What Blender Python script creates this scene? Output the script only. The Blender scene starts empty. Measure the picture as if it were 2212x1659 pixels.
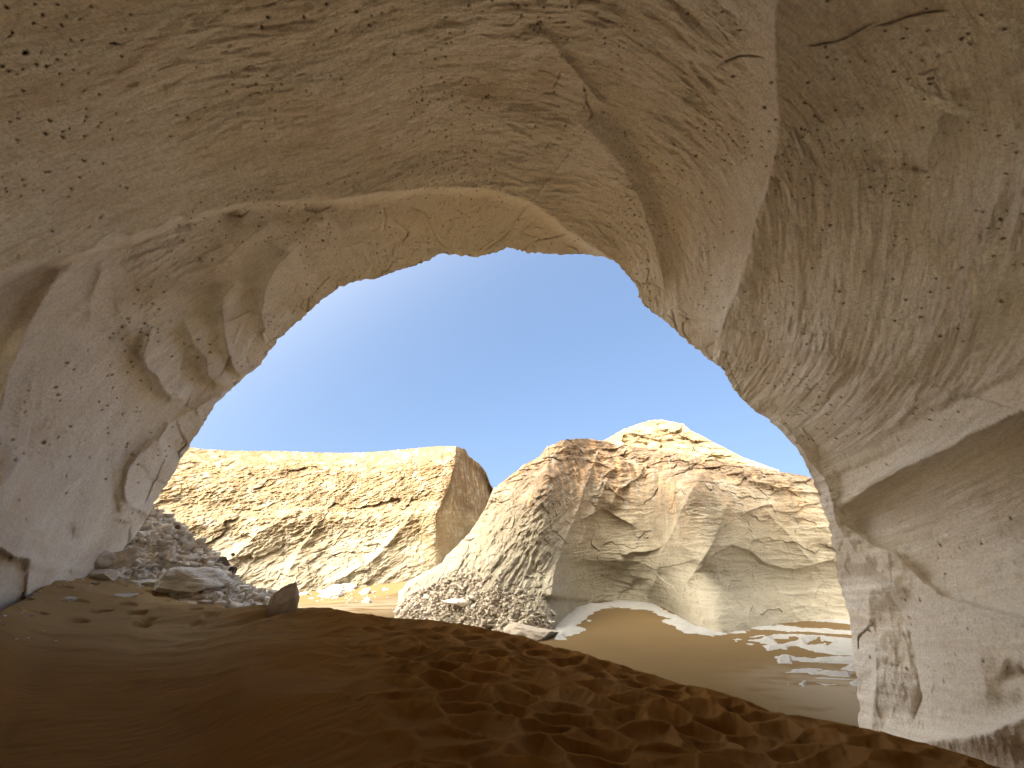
import bpy, math, random
import numpy as np
from mathutils import Vector
from mathutils.bvhtree import BVHTree

# ------------------------------------------------------------------ camera, sky, sun, exposure
scn = bpy.context.scene
COL = scn.collection
FPX = 370.0                      # focal length in pixels of a 1024 px wide frame
PITCH = math.radians(23.5)
CAMZ = 4.0
cam_d = bpy.data.cameras.new("camera"); cam = bpy.data.objects.new("camera", cam_d)
COL.objects.link(cam); scn.camera = cam
cam_d.sensor_width = 36.0; cam_d.lens = FPX / 1024 * 36.0
cam_d.clip_start = 0.05; cam_d.clip_end = 8000
cam.location = (0, 0, CAMZ); cam.rotation_euler = (math.pi/2 + PITCH, 0, 0)

GLOW = 50.0
SUN_EL = math.radians(35); SUN_AZ = math.radians(217)       # compass azimuth from +Y clockwise: behind-left
w = bpy.data.worlds.new("World"); scn.world = w; w.use_nodes = True
nt = w.node_tree; nt.nodes.clear()
sky = nt.nodes.new("ShaderNodeTexSky"); sky.sky_type = 'NISHITA'; sky.sun_disc = False
sky.sun_elevation = SUN_EL; sky.sun_rotation = SUN_AZ
sky.air_density = 1.0; sky.dust_density = 0.8; sky.ozone_density = 2.0; sky.altitude = 200
bg = nt.nodes.new("ShaderNodeBackground"); bg.inputs[1].default_value = 0.15
wo = nt.nodes.new("ShaderNodeOutputWorld")
gm = nt.nodes.new("ShaderNodeGamma"); gm.inputs[1].default_value = 0.33      # hazy air: a flatter gradient than the model's
tn = nt.nodes.new("ShaderNodeMix"); tn.data_type = 'RGBA'; tn.blend_type = 'MULTIPLY'; tn.inputs[0].default_value = 1.0; tn.inputs[7].default_value = (0.33, 0.44, 0.625, 1)
nt.links.new(sky.outputs[0], gm.inputs[0]); nt.links.new(gm.outputs[0], tn.inputs[6]); 
# warm sky glow added around the sun, out of view, to lift the shade
tc = nt.nodes.new("ShaderNodeTexCoord"); vm = nt.nodes.new("ShaderNodeVectorMath"); vm.operation = 'DOT_PRODUCT'
nt.links.new(tc.outputs['Generated'], vm.inputs[0])
vm.inputs[1].default_value = (math.sin(SUN_AZ)*math.cos(SUN_EL), math.cos(SUN_AZ)*math.cos(SUN_EL), math.sin(SUN_EL))
ma = nt.nodes.new("ShaderNodeMath"); ma.operation = 'MULTIPLY_ADD'; ma.inputs[1].default_value = 0.5; ma.inputs[2].default_value = 0.5; ma.use_clamp = True
nt.links.new(vm.outputs['Value'], ma.inputs[0])
pw = nt.nodes.new("ShaderNodeMath"); pw.operation = 'POWER'; pw.inputs[1].default_value = 8.0; nt.links.new(ma.outputs[0], pw.inputs[0])
gl = nt.nodes.new("ShaderNodeMix"); gl.data_type = 'RGBA'; gl.inputs[6].default_value = (0, 0, 0, 1); gl.inputs[7].default_value = (GLOW*1.0, GLOW*0.93, GLOW*0.80, 1)
nt.links.new(pw.outputs[0], gl.inputs[0])
ad = nt.nodes.new("ShaderNodeMix"); ad.data_type = 'RGBA'; ad.blend_type = 'ADD'; ad.inputs[0].default_value = 1.0
nt.links.new(tn.outputs[2], ad.inputs[6]); nt.links.new(gl.outputs[2], ad.inputs[7]); nt.links.new(ad.outputs[2], bg.inputs[0]); nt.links.new(bg.outputs[0], wo.inputs[0])
sd = bpy.data.lights.new("sun", 'SUN'); sd.energy = 2.0; sd.angle = math.radians(0.5); sd.color = (1.0, 0.925, 0.80)
sun = bpy.data.objects.new("sun", sd); COL.objects.link(sun)
sv = Vector((math.sin(SUN_AZ)*math.cos(SUN_EL), math.cos(SUN_AZ)*math.cos(SUN_EL), math.sin(SUN_EL)))
sun.rotation_euler = sv.to_track_quat('Z', 'Y').to_euler(); sun.location = sv*100
scn.view_settings.view_transform = 'Standard'; scn.view_settings.look = 'None'
scn.view_settings.exposure = 2.62; scn.view_settings.gamma = 1.0
try:
    scn.cycles.max_bounces = 10; scn.cycles.diffuse_bounces = 8
except Exception: pass

# ------------------------------------------------------------------ numpy helpers
K = 1024/2212.0                                   # working drawings were measured on a 2212 px wide view
CP, SP = math.cos(PITCH), math.sin(PITCH)
def rays(px, py):                                 # direction of a point seen at px, py (1024 px frame)
    px = np.asarray(px, float); py = np.asarray(py, float)
    u = (px-512)/FPX; v = (384-py)/FPX
    return np.stack([u, CP - v*SP, SP + v*CP], -1)
def pix(P):                                       # world point -> frame position
    x = P[..., 0]; y = P[..., 1]; z = P[..., 2]-CAMZ
    d = y*CP + z*SP; up = -y*SP + z*CP
    dd = np.where(d > 0.05, d, np.nan)
    px = 512 + FPX*x/dd; py = 384 - FPX*up/dd
    return np.nan_to_num(px, nan=-9e3), np.nan_to_num(py, nan=-9e3)
def h3(ix, iy, iz, s=0):
    with np.errstate(over='ignore'):
        n = (ix.astype(np.uint32)*np.uint32(374761393) + iy.astype(np.uint32)*np.uint32(668265263)
             + iz.astype(np.uint32)*np.uint32(2147483647) + np.uint32(s*974711+17))
        n = (n ^ (n >> np.uint32(13)))*np.uint32(1274126177)
        n = (n ^ (n >> np.uint32(16)))*np.uint32(2246822519)
        n = n ^ (n >> np.uint32(15))
    return n
def rnd(n): return n.astype(np.float64)/4294967295.0
def noise(x, y, z=0.0, s=0):                      # gradient noise, about -1..1
    x, y, z = np.broadcast_arrays(np.asarray(x, float), np.asarray(y, float), np.asarray(z, float))
    ix = np.floor(x).astype(np.int64); iy = np.floor(y).astype(np.int64); iz = np.floor(z).astype(np.int64)
    fx = x-ix; fy = y-iy; fz = z-iz
    ux = fx*fx*fx*(fx*(fx*6-15)+10); uy = fy*fy*fy*(fy*(fy*6-15)+10); uz = fz*fz*fz*(fz*(fz*6-15)+10)
    out = 0
    for a in (0, 1):
        wx = ux if a else 1-ux
        for b in (0, 1):
            wy = uy if b else 1-uy
            for c in (0, 1):
                wz = uz if c else 1-uz
                n = h3(ix+a, iy+b, iz+c, s)
                gx = (n & np.uint32(1023)).astype(float)/511.5-1
                gy = ((n >> np.uint32(10)) & np.uint32(1023)).astype(float)/511.5-1
                gz = ((n >> np.uint32(20)) & np.uint32(1023)).astype(float)/511.5-1
                out = out + wx*wy*wz*(gx*(fx-a)+gy*(fy-b)+gz*(fz-c))
    return out*1.25
def fbm(x, y, z=0.0, o=4, s=0, g=0.5):
    t = 0; a = 1; f = 1
    for i in range(o):
        t = t + a*noise(x*f, y*f, np.asarray(z)*f, s+i*7); a *= g; f *= 2.03
    return t
def ridged(x, y, z=0.0, o=4, s=0, g=0.5):
    t = 0; a = 1; f = 1
    for i in range(o):
        t = t + a*(1-2*np.abs(noise(x*f, y*f, np.asarray(z)*f, s+i*7))); a *= g; f *= 2.07
    return t
def worley(x, y, s=0, jit=0.9):                   # F1, F2, random of nearest cell, offset from its point
    ix = np.floor(x).astype(np.int64); iy = np.floor(y).astype(np.int64)
    f1 = np.full(x.shape, 9.0); f2 = f1.copy(); rid = np.zeros(x.shape); dx = np.zeros(x.shape); dy = np.zeros(x.shape)
    for a in (-1, 0, 1):
        for b in (-1, 0, 1):
            n = h3(ix+a, iy+b, ix*0, s)
            rx = 0.5+jit*((n & np.uint32(65535)).astype(float)/65535-0.5); ry = 0.5+jit*((n >> np.uint32(16)).astype(float)/65535-0.5)
            ex = x-(ix+a+rx); ey = y-(iy+b+ry); d = np.sqrt(ex*ex+ey*ey)
            m = d < f1
            f2 = np.where(m, f1, np.minimum(f2, d)); f1 = np.where(m, d, f1)
            rid = np.where(m, rnd(h3(ix+a, iy+b, ix*0+5, s+3)), rid); dx = np.where(m, ex, dx); dy = np.where(m, ey, dy)
    return f1, f2, rid, dx, dy
def facets(x, y, s=0, tilt=0.6):                  # broken-stone relief: flat tilted plates with steps between
    f1, f2, r, dx, dy = worley(x, y, s)
    r2 = (r*7.31) % 1; r3 = (r*13.7) % 1
    return (r-0.5) + tilt*((r2-0.5)*dx*2+(r3-0.5)*dy*2) - 0.05*np.clip(1-(f2-f1)*7, 0, 1)
def sstep(a, b, x):
    t = np.clip((x-a)/(b-a), 0, 1); return t*t*(3-2*t)
def polyline(px, py, pts, k=K):                   # signed distance (+ = left of travel on screen), position 0..1
    pts = np.array(pts, float)*k
    best = np.full(px.shape, 1e9); sg = np.zeros(px.shape); par = np.zeros(px.shape)
    L = np.hypot(*(pts[1:]-pts[:-1]).T); cum = np.concatenate([[0], np.cumsum(L)]); tot = cum[-1]
    for i in range(len(pts)-1):
        ax, ay = pts[i]; bx, by = pts[i+1]; ex, ey = bx-ax, by-ay; l2 = ex*ex+ey*ey+1e-9
        t = np.clip(((px-ax)*ex+(py-ay)*ey)/l2, 0, 1)
        dx = px-ax-t*ex; dy = py-ay-t*ey; d = np.hypot(dx, dy)
        m = d < best
        best = np.where(m, d, best); sg = np.where(m, np.sign(ey*dx-ex*dy), sg); par = np.where(m, (cum[i]+t*L[i])/tot, par)
    return best*sg, par
def poly_sd(px, py, pts, k=K):                    # + inside
    pts = np.array(pts, float)*k; n = len(pts)
    best = np.full(px.shape, 1e9); ins = np.zeros(px.shape, bool)
    for i in range(n):
        ax, ay = pts[i]; bx, by = pts[(i+1) % n]; ex, ey = bx-ax, by-ay; l2 = ex*ex+ey*ey+1e-9
        t = np.clip(((px-ax)*ex+(py-ay)*ey)/l2, 0, 1)
        best = np.minimum(best, np.hypot(px-ax-t*ex, py-ay-t*ey))
        if abs(ey) > 1e-9:
            c = ((ay > py) != (by > py)) & (px < ex*(py-ay)/ey+ax); ins ^= c
    return np.where(ins, best, -best)
def grid_mesh(name, P, mat, attrs=None, smooth=True, kind=None, wrap=False, label=None, cat=None):
    ny, nx = P.shape[:2]
    me = bpy.data.meshes.new(name)
    me.vertices.add(ny*nx); me.vertices.foreach_set('co', P.reshape(-1).astype(np.float32))
    idx = np.arange(ny*nx).reshape(ny, nx)
    if wrap: idx = np.concatenate([idx, idx[:, :1]], 1)
    q = np.stack([idx[:-1, :-1], idx[:-1, 1:], idx[1:, 1:], idx[1:, :-1]], -1).reshape(-1, 4)
    nf = len(q)
    me.loops.add(nf*4); me.loops.foreach_set('vertex_index', q.reshape(-1).astype(np.int32))
    me.polygons.add(nf); me.polygons.foreach_set('loop_start', (np.arange(nf)*4).astype(np.int32))
    me.polygons.foreach_set('loop_total', np.full(nf, 4, np.int32))
    me.update(calc_edges=True); me.validate()
    me.polygons.foreach_set('use_smooth', np.full(len(me.polygons), smooth))
    for an, av in (attrs or {}).items():
        if av.shape[-1] == 3 and av.ndim == 3:
            a = me.attributes.new(an, 'FLOAT_VECTOR', 'POINT'); a.data.foreach_set('vector', av.reshape(-1).astype(np.float32))
        else:
            a = me.attributes.new(an, 'FLOAT', 'POINT'); a.data.foreach_set('value', av.reshape(-1).astype(np.float32))
    me.materials.append(mat)
    o = bpy.data.objects.new(name, me); COL.objects.link(o)
    tag(o, label, cat, None, kind)
    return o
def tag(o, label=None, cat=None, group=None, kind=None):
    if label: o['label'] = label
    if cat: o['category'] = cat
    if group: o['group'] = group
    if kind: o['kind'] = kind

# ------------------------------------------------------------------ materials
class NT:
    def __init__(s, name, rough=0.95):
        s.m = bpy.data.materials.new(name); s.m.use_nodes = True
        s.t = s.m.node_tree; s.b = s.t.nodes['Principled BSDF']
        s.b.inputs['Roughness'].default_value = rough
        s.b.inputs['Specular IOR Level'].default_value = 0.05
    def n(s, t, **k):
        x = s.t.nodes.new(t)
        for a, b in k.items(): setattr(x, a, b)
        return x
    def l(s, a, b): s.t.links.new(a, b)
    def obj(s): return s.n('ShaderNodeTexCoord').outputs['Object']
    def attr(s, name, out='Vector'):
        a = s.n('ShaderNodeAttribute'); a.attribute_name = name; return a.outputs[out]
    def mapping(s, v, scale=(1, 1, 1), rot=(0, 0, 0)):
        m = s.n('ShaderNodeMapping'); s.l(v, m.inputs[0]); m.inputs['Scale'].default_value = scale; m.inputs['Rotation'].default_value = rot
        return m.outputs[0]
    def noise(s, v, sc, det=4, rough=0.55, dist=0.0):
        x = s.n('ShaderNodeTexNoise'); s.l(v, x.inputs['Vector'])
        x.inputs['Scale'].default_value = sc; x.inputs['Detail'].default_value = det
        x.inputs['Roughness'].default_value = rough; x.inputs['Distortion'].default_value = dist
        return x.outputs['Fac']
    def vor(s, v, sc, feature='F1', out='Distance'):
        x = s.n('ShaderNodeTexVoronoi'); x.feature = feature; s.l(v, x.inputs['Vector']); x.inputs['Scale'].default_value = sc
        return x.outputs[out]
    def ramp(s, f, stops):
        r = s.n('ShaderNodeValToRGB'); s.l(f, r.inputs[0]); e = r.color_ramp.elements
        while len(e) > 1: e.remove(e[0])
        e[0].position = stops[0][0]; c = stops[0][1]; e[0].color = (*c, 1) if isinstance(c, tuple) else (c, c, c, 1)
        for p, c in stops[1:]:
            x = e.new(p); x.color = (*c, 1) if isinstance(c, tuple) else (c, c, c, 1)
        return r.outputs[0]
    def mix(s, f, a, b, mode='MIX'):
        x = s.n('ShaderNodeMix'); x.data_type = 'RGBA'; x.blend_type = mode
        for i, v in ((0, f), (6, a), (7, b)):
            if isinstance(v, (int, float)): x.inputs[i].default_value = v
            elif isinstance(v, tuple): x.inputs[i].default_value = (*v, 1)
            else: s.l(v, x.inputs[i])
        return x.outputs[2]
    def math(s, op, a, b=0.0, clamp=False):
        x = s.n('ShaderNodeMath'); x.operation = op; x.use_clamp = clamp
        for i, v in ((0, a), (1, b)):
            if isinstance(v, (int, float)): x.inputs[i].default_value = v
            else: s.l(v, x.inputs[i])
        return x.outputs[0]
    def bump(s, h, strength, dist, prev=None):
        x = s.n('ShaderNodeBump'); s.l(h, x.inputs['Height']); x.inputs['Strength'].default_value = strength
        x.inputs['Distance'].default_value = dist
        if prev is not None: s.l(prev, x.inputs['Normal'])
        return x.outputs[0]
    def done(s, col, nor=None):
        s.l(col, s.b.inputs['Base Color'])
        if nor is not None: s.l(nor, s.b.inputs['Normal'])
        return s.m

def mat_arch():
    t = NT('arch_limestone'); o = t.obj(); f = t.attr('flow')
    base = t.ramp(t.noise(o, 0.35, 4, 0.6, 0.6), [(0.3, (0.71, 0.645, 0.53)), (0.5, (0.78, 0.722, 0.615)), (0.72, (0.82, 0.777, 0.70))])
    st = t.noise(t.mapping(f, (0.9, 6.0, 1)), 1.0, 5, 0.6, 0.3)
    c = t.mix(t.ramp(st, [(0.35, 0.5), (0.6, 0.0)]), base, (0.62, 0.54, 0.42))
    br = t.ramp(t.noise(t.mapping(f, (0.35, 0.9, 1)), 1.1, 6, 0.65, 0.8), [(0.5, 0.0), (0.68, 0.75)])
    c = t.mix(br, c, (0.61, 0.50, 0.36))
    c = t.mix(t.math('MULTIPLY', t.attr('ochre', 'Fac'), 0.75), c, (0.76, 0.66, 0.48))
    c = t.mix(t.ramp(t.noise(o, 24, 4, 0.75), [(0.36, 0.45), (0.55, 0.0)]), c, (0.40, 0.32, 0.23))
    fi = t.noise(t.mapping(f, (2.6, 16.0, 1)), 1.0, 4, 0.7, 0.2)
    fa = t.attr('flute', 'Fac')
    c = t.mix(t.math('MULTIPLY', fa, t.ramp(fi, [(0.36, 0.5), (0.5, 0.0)])), c, (0.48, 0.40, 0.30))
    c = t.mix(t.attr('pit', 'Fac'), c, (0.22, 0.15, 0.09))  # pits also darkened in base colour, painting in the shade of the holes
    n = t.bump(t.math('MULTIPLY', fa, t.noise(t.mapping(f, (1.6, 9.0, 1)), 1.0, 6, 0.62, 0.5)), 0.6, 0.07)
    n = t.bump(t.noise(o, 11, 6, 0.7), 0.65, 0.045, n)
    n = t.bump(t.noise(o, 55, 4, 0.75), 0.6, 0.012, n)
    return t.done(c, n)
def mat_cliff(name, pale, mid, top, z0, z1, rust=0.5, fine=1.0):
    t = NT(name); o = t.obj()
    sx = t.n('ShaderNodeSeparateXYZ'); t.l(o, sx.inputs[0])
    h = t.math('DIVIDE', t.math('SUBTRACT', sx.outputs[2], z0), z1-z0)
    h = t.math('ADD', h, t.math('MULTIPLY', t.math('SUBTRACT', t.noise(o, 0.16, 5, 0.6, 0.5), 0.5), 0.7))
    c = t.ramp(h, [(0.10, pale), (0.42, mid), (0.85, top)])
    p = t.noise(t.mapping(o, (1, 1, 0.8), (0.3, 0.5, 0)), 0.9*fine, 7, 0.68, 0.8)
    c = t.mix(t.ramp(p, [(0.5, 0.0), (0.62, 0.55)]), c, tuple(min(0.8, q*1.12+0.03) for q in pale))
    c = t.mix(t.ramp(t.noise(o, 2.2*fine, 6, 0.7, 0.6), [(0.3, 0.5), (0.47, 0.0)]), c, tuple(q*0.74 for q in top))
    st = t.noise(t.mapping(o, (1.3, 1.3, 0.10)), 1.0, 4, 0.6)
    hz = t.ramp(h, [(0.35, 0.0), (0.8, 1.0)])
    c = t.mix(t.math('MULTIPLY', t.math('MULTIPLY', t.ramp(st, [(0.5, 0.0), (0.66, 1.0)]), hz), rust), c, (0.50, 0.31, 0.16))
    bd = t.noise(t.mapping(o, (0.12, 0.12, 2.4)), 1.0, 4, 0.6, 0.4)
    c = t.mix(t.ramp(bd, [(0.4, 0.22), (0.55, 0.0)]), c, tuple(q*0.8 for q in mid))
    n = t.bump(t.noise(o, 1.6*fine, 7, 0.66, 0.5), 0.4, 0.3)
    n = t.bump(t.noise(o, 7*fine, 5, 0.7), 0.5, 0.08, n)
    return t.done(c, n)
def mat_sand(name, c1, c2, ripple=0.0, grey=False, pale_col=(0.56, 0.50, 0.40)):
    t = NT(name, 1.0); o = t.obj(); t.b.inputs['Specular IOR Level'].default_value = 0.0
    c = t.mix(t.noise(o, 0.5, 5, 0.6, 0.4), c1, c2)
    c = t.mix(t.ramp(t.noise(o, 160, 2, 0.6), [(0.3, 0.35), (0.6, 0.0)]), c, tuple(q*0.6 for q in c1))
    if grey:
        c = t.mix(t.attr('dust', 'Fac'), c, pale_col)
    n = t.bump(t.noise(o, 90, 3, 0.7), 0.35, 0.006)
    if ripple:
        wv = t.n('ShaderNodeTexWave'); wv.wave_type = 'BANDS'; t.l(t.mapping(o, (1, 1, 1), (0, 0, 0.5)), wv.inputs[0])
        wv.inputs['Scale'].default_value = 3.6; wv.inputs['Distortion'].default_value = 3.0
        wv.inputs['Detail'].default_value = 2; wv.inputs['Detail Scale'].default_value = 1.2
        n = t.bump(wv.outputs['Fac'], ripple, 0.012, n)
    return t.done(c, n)
def mat_stone(name, a, b, sc=1.5, var=0):
    t = NT(name); o = t.obj()
    oi = t.n('ShaderNodeObjectInfo').outputs['Random']
    c = t.mix(t.ramp(t.noise(o, sc, 6, 0.65, 0.4), [(0.35, 0.0), (0.65, 1.0)]), a, b)
    c = t.mix(t.math('MULTIPLY', oi, 0.35), c, tuple(q*0.72 for q in a))
    if var: c = t.mix(t.ramp(t.vor(o, 1.7, 'F1', 'Color'), [(0.35, 0.0), (0.6, var)]), c, (0.40, 0.31, 0.21))
    n = t.bump(t.noise(o, sc*3, 6, 0.7), 0.6, 0.08)
    return t.done(c, n)
def mat_scree():
    t = NT('scree'); o = t.obj()
    cr = t.n('ShaderNodeTexVoronoi'); t.l(o, cr.inputs['Vector']); cr.inputs['Scale'].default_value = 7
    rr = t.n('ShaderNodeSeparateXYZ'); t.l(cr.outputs['Color'], rr.inputs[0])
    c = t.mix(rr.outputs[0], (0.66, 0.595, 0.49), (0.78, 0.72, 0.62))
    c = t.mix(t.ramp(t.noise(o, 0.8, 5, 0.6), [(0.42, 0.0), (0.62, 0.8)]), c, (0.45, 0.34, 0.22))
    n = t.bump(t.noise(o, 9, 6, 0.7), 0.7, 0.08)
    n = t.bump(cr.outputs['Distance'], 0.6, 0.08, n)
    return t.done(c, n)
M_ARCH = mat_arch()
M_LEFT = mat_cliff('ochre_cliff', (0.182, 0.158, 0.115), (0.142, 0.106, 0.061), (0.108, 0.072, 0.039), 0.5, 13.5, 0.2, 0.9)
M_RIGHT = mat_cliff('pale_cliff', (0.305, 0.272, 0.20), (0.285, 0.236, 0.162), (0.175, 0.120, 0.078), 1.0, 10.8, 0.7, 1.0)
M_HILL = mat_cliff('hill_rock', (0.172, 0.137, 0.086), (0.152, 0.113, 0.064), (0.128, 0.088, 0.048), 4.0, 30.0, 0.0, 0.5)
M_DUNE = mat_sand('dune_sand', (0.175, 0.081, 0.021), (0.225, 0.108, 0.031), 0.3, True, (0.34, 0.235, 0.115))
M_SAND = mat_sand('valley_sand', (0.122, 0.082, 0.039), (0.146, 0.098, 0.047), 0.12, True, (0.76, 0.71, 0.60))  # last colour serves the pale bounce ground added behind the camera
M_SHELF = mat_stone('white_shelf', (0.28, 0.268, 0.24), (0.335, 0.322, 0.293), 2.5)
M_WHITE = mat_stone('white_stone', (0.36, 0.335, 0.28), (0.43, 0.40, 0.345), 2.5)
M_PALE = mat_stone('pale_stone', (0.66, 0.59, 0.485), (0.77, 0.71, 0.61), 3.0, 0.2)
M_WARM = mat_stone('warm_rubble', (0.37, 0.315, 0.24), (0.44, 0.385, 0.31), 3.0, 0.15)
M_WHITE_SHADE = mat_stone('white_stone_shade', (0.70, 0.67, 0.60), (0.79, 0.765, 0.71), 2.0)  # white stone again, base colour raised for stones lying in shade
M_BROWN = mat_stone('brown_stone', (0.33, 0.255, 0.185), (0.50, 0.42, 0.33), 1.6)
M_DARK = mat_stone('dark_stone', (0.13, 0.10, 0.085), (0.20, 0.16, 0.13), 3.0)
M_SCREE = mat_scree()

# ------------------------------------------------------------------ rock arch
def build_arch():
    ctr = rays(505, 430); ctr = ctr/np.linalg.norm(ctr)
    e1 = np.array([1.0, 0, 0]); e2 = np.cross(e1, ctr); e2 /= np.linalg.norm(e2)      # e2 points up
    if e2[2] < 0: e2 = -e2
    e1 = e1-ctr*np.dot(e1, ctr); e1 /= np.linalg.norm(e1)
    rim = [(900,2700),(420,2450),(150,2150),(60,1800),(105,1500),(180,1330),(240,1230),(285,1165),(318,1120),(332,1090),(370,1030),(408,966),(440,915),(468,870),(490,850),(525,818),(560,790),(588,752),(600,735),
           (650,690),(700,645),(735,620),(770,607),(810,603),(850,588),(900,573),(930,560),(950,548),(975,550),(1000,552),(1025,556),(1040,553),(1070,546),(1095,535),(1120,540),(1140,546),
           (1180,548),(1220,551),(1250,548),(1280,552),(1310,556),(1330,566),(1345,582),(1360,600),(1378,622),(1380,643),(1392,660),(1410,675),(1450,705),(1475,730),(1500,750),
           (1530,776),(1560,795),(1578,830),(1600,860),(1630,888),(1660,905),(1685,930),(1700,945),(1722,970),(1740,1000),(1752,1030),(1765,1060),(1775,1095),
           (1790,1130),(1800,1180),(1804,1215),(1810,1250),(1822,1290),(1835,1330),(1840,1400),(1848,1440),(1850,1480),(1857,1530),(1855,1580),(1862,1700),(1850,1950),(1650,2350),(1250,2700)]
    r = np.array(rim, float)*K; d = rays(r[:, 0], r[:, 1]); d /= np.linalg.norm(d, axis=1)[:, None]
    al = np.arccos(d@ctr); ph = np.arctan2(d@e1, d@e2)
    ph = np.unwrap(ph)
    if ph[0] > 0: ph -= 2*math.pi
    order = np.argsort(ph); ph = ph[order]; al = al[order]
    NPH = 1500
    phi = np.linspace(ph[0], ph[-1], NPH); alr = np.interp(phi, ph, al)
    alr = alr + 0.0045*fbm(phi*34, 0*phi, 0, 5, 5, 0.6)
    # rows: visible zone, then the part behind the camera
    NV, NB = 520, 40
    amax = np.interp(phi, [-2.2, -1.2, 0, 1.2, 2.4], [1.42, 1.42, 1.25, 1.42, 1.35])
    rear = np.interp(phi, [-2.3, -1.5, -0.7, 0.5, 1.3, 2.4], REAR)
    tv = np.linspace(0, 1, NV)**1.15; tb = np.linspace(0, 1, NB+1)[1:]
    A = np.concatenate([alr[None]+(amax-alr)[None]*tv[:, None], amax[None]+(rear-amax)[None]*tb[:, None]], 0)
    PH = np.broadcast_to(phi[None], A.shape)
    D = np.cos(A)[..., None]*ctr + np.sin(A)[..., None]*(np.sin(PH)[..., None]*e1+np.cos(PH)[..., None]*e2)
    # distance to the rock in many directions
    cp = [(130,545,13.5),(160,480,13.3),(205,425,12.8),(300,320,12.2),(400,270,12.2),(500,250,12.4),(605,258,12.2),(640,290,11.8),(722,368,12.0),(800,460,12.6),(835,560,13.2),(858,735,13.8),
          (512,0,7.3),(512,120,9.0),(512,200,11.0),(350,200,10.6),(200,120,9.3),(200,300,11.2),(60,420,10.6),(0,300,9.3),(0,600,8.0),(28,598,9.4),(52,584,11.2),(79,570,13.2),(0,0,8.2),(250,0,7.6),
          (760,0,7.2),(1024,0,7.6),(900,200,8.6),(1024,350,8.6),(900,500,10.6),(1024,560,9.6),(1024,740,10.2),(780,250,9.8),(700,150,8.9),(-200,700,8.0),(60,680,14.2)]
    Q = []; V = []
    for a, b, c in cp:
        q = rays(a, b); q = q/np.linalg.norm(q); Q.append(q); V.append(math.log(c))
    for q, c in (((0,0,1),6.6),((0,-1,1),7.5),((-1,0,.1),10.5),((1,0,.1),8.0),((-1,-1,.5),11),((1,-1,.5),9.5),((-1,0,1),8.5),((1,0,1),7.2),((0,-1,.3),11),
                 ((-1,0,-.5),13),((1,0,-.5),10.5),((-1,-1,-.3),13),((1,-1,-.3),12)):
        q = np.array(q, float); q /= np.linalg.norm(q); Q.append(q); V.append(math.log(c))
    Q = np.array(Q); V = np.array(V); n = len(Q)
    dd = np.linalg.norm(Q[:, None]-Q[None], axis=-1)
    Mx = np.zeros((n+4, n+4)); Mx[:n, :n] = dd**3 + np.eye(n)*0.004; Mx[:n, n] = 1; Mx[:n, n+1:] = Q; Mx[n, :n] = 1; Mx[n+1:, :n] = Q.T
    wgt = np.linalg.solve(Mx, np.concatenate([V, np.zeros(4)]))
    R = wgt[n]+D@wgt[n+1:]
    for i in range(n): R = R+wgt[i]*np.linalg.norm(D-Q[i], axis=-1)**3
    R = np.exp(R)
    P0 = D*R[..., None]+np.array([0, 0, CAMZ])
    px, py = pix(P0)
    vis = (px > -400) & (px < 1500) & (py > -500) & (py < 1200)
    X, Y, Z = P0[..., 0], P0[..., 1], P0[..., 2]
    disp = np.zeros(R.shape)                      # + = rock stands out towards the inside
    wpx = px+2.2*fbm(px/26, py/26, 0, 3, 21); wpy = py+2.2*fbm(px/26, py/26, 5, 3, 22)
    def ridge(pts, amp, wl, wr, cusp=True, taper=0.15):
        # wl: decay width in px left of the travel direction, wr: right
        s, p = polyline(wpx, wpy, pts)
        wdt = np.where(s > 0, wl, wr)*K*2
        e = np.exp(-np.abs(s)/wdt)
        if not cusp: e = np.exp(-(s/wdt)**2)
        tp = sstep(0, taper, p)*sstep(0, taper, 1-p) if taper else 1
        # keep the taper from making a round end cap
        return np.where(vis, amp*e*tp, 0)
    # --- big soft folds
    rad = (A-alr[None])                            # angle outward from the rim
    disp += 0.35*fbm(X*0.22, Y*0.22, Z*0.22, 3, 3)
    # --- traced edges (left of travel, right of travel)
    disp += ridge([(-260,640),(-60,610),(0,592),(70,572),(150,555),(215,530),(290,505),(370,478),(450,456),(520,440),(640,432),(740,430),(830,415),(940,405),(1050,408),(1140,435),(1200,475),(1250,515),(1320,560),(1350,600)], 0.50, 60, 4, True, 0.05)
    disp += ridge([(1136,50),(1196,95),(1241,150),(1281,200),(1321,245)], 0.16, 6, 60)
    disp += ridge([(1221,245),(1271,280),(1321,325),(1356,380),(1386,440),(1406,500),(1418,540),(1430,590),(1438,660)], 0.42, 11, 75)
    for pts in ([(-20,600),(0,592),(70,572),(150,555)], [(205,535),(240,520),(290,505)], [(360,481),(410,468)], [(455,458),(490,462),(520,450)], [(640,436),(700,436),(738,432)]):
        disp -= ridge(pts, 0.22, 2, 8, True, 0.3)
    LINE_C = [(1680,-150),(1676,0),(1668,75),(1671,150),(1676,210),(1676,260),(1671,325),(1651,415),(1626,480),(1611,550),(1586,625),(1556,700),(1545,760)]
    disp += ridge(LINE_C, 0.85, 110, 46, True, 0.06)
    disp += ridge([(2050,220),(2031,260),(2006,325),(2001,370)], 0.18, 10, 50)
    disp += ridge([(1790,250),(1806,350),(1816,450),(1821,550),(1811,650),(1760,730),(1700,800)], 0.25, 50, 90, False)
    disp += ridge([(2100,560),(1990,700),(1880,810),(1790,900),(1740,960)], 0.22, 40, 90, False)
    disp += ridge([(2212,560),(2150,620),(2000,760),(1900,880),(1861,1010)], 0.12, 30, 60)
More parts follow.
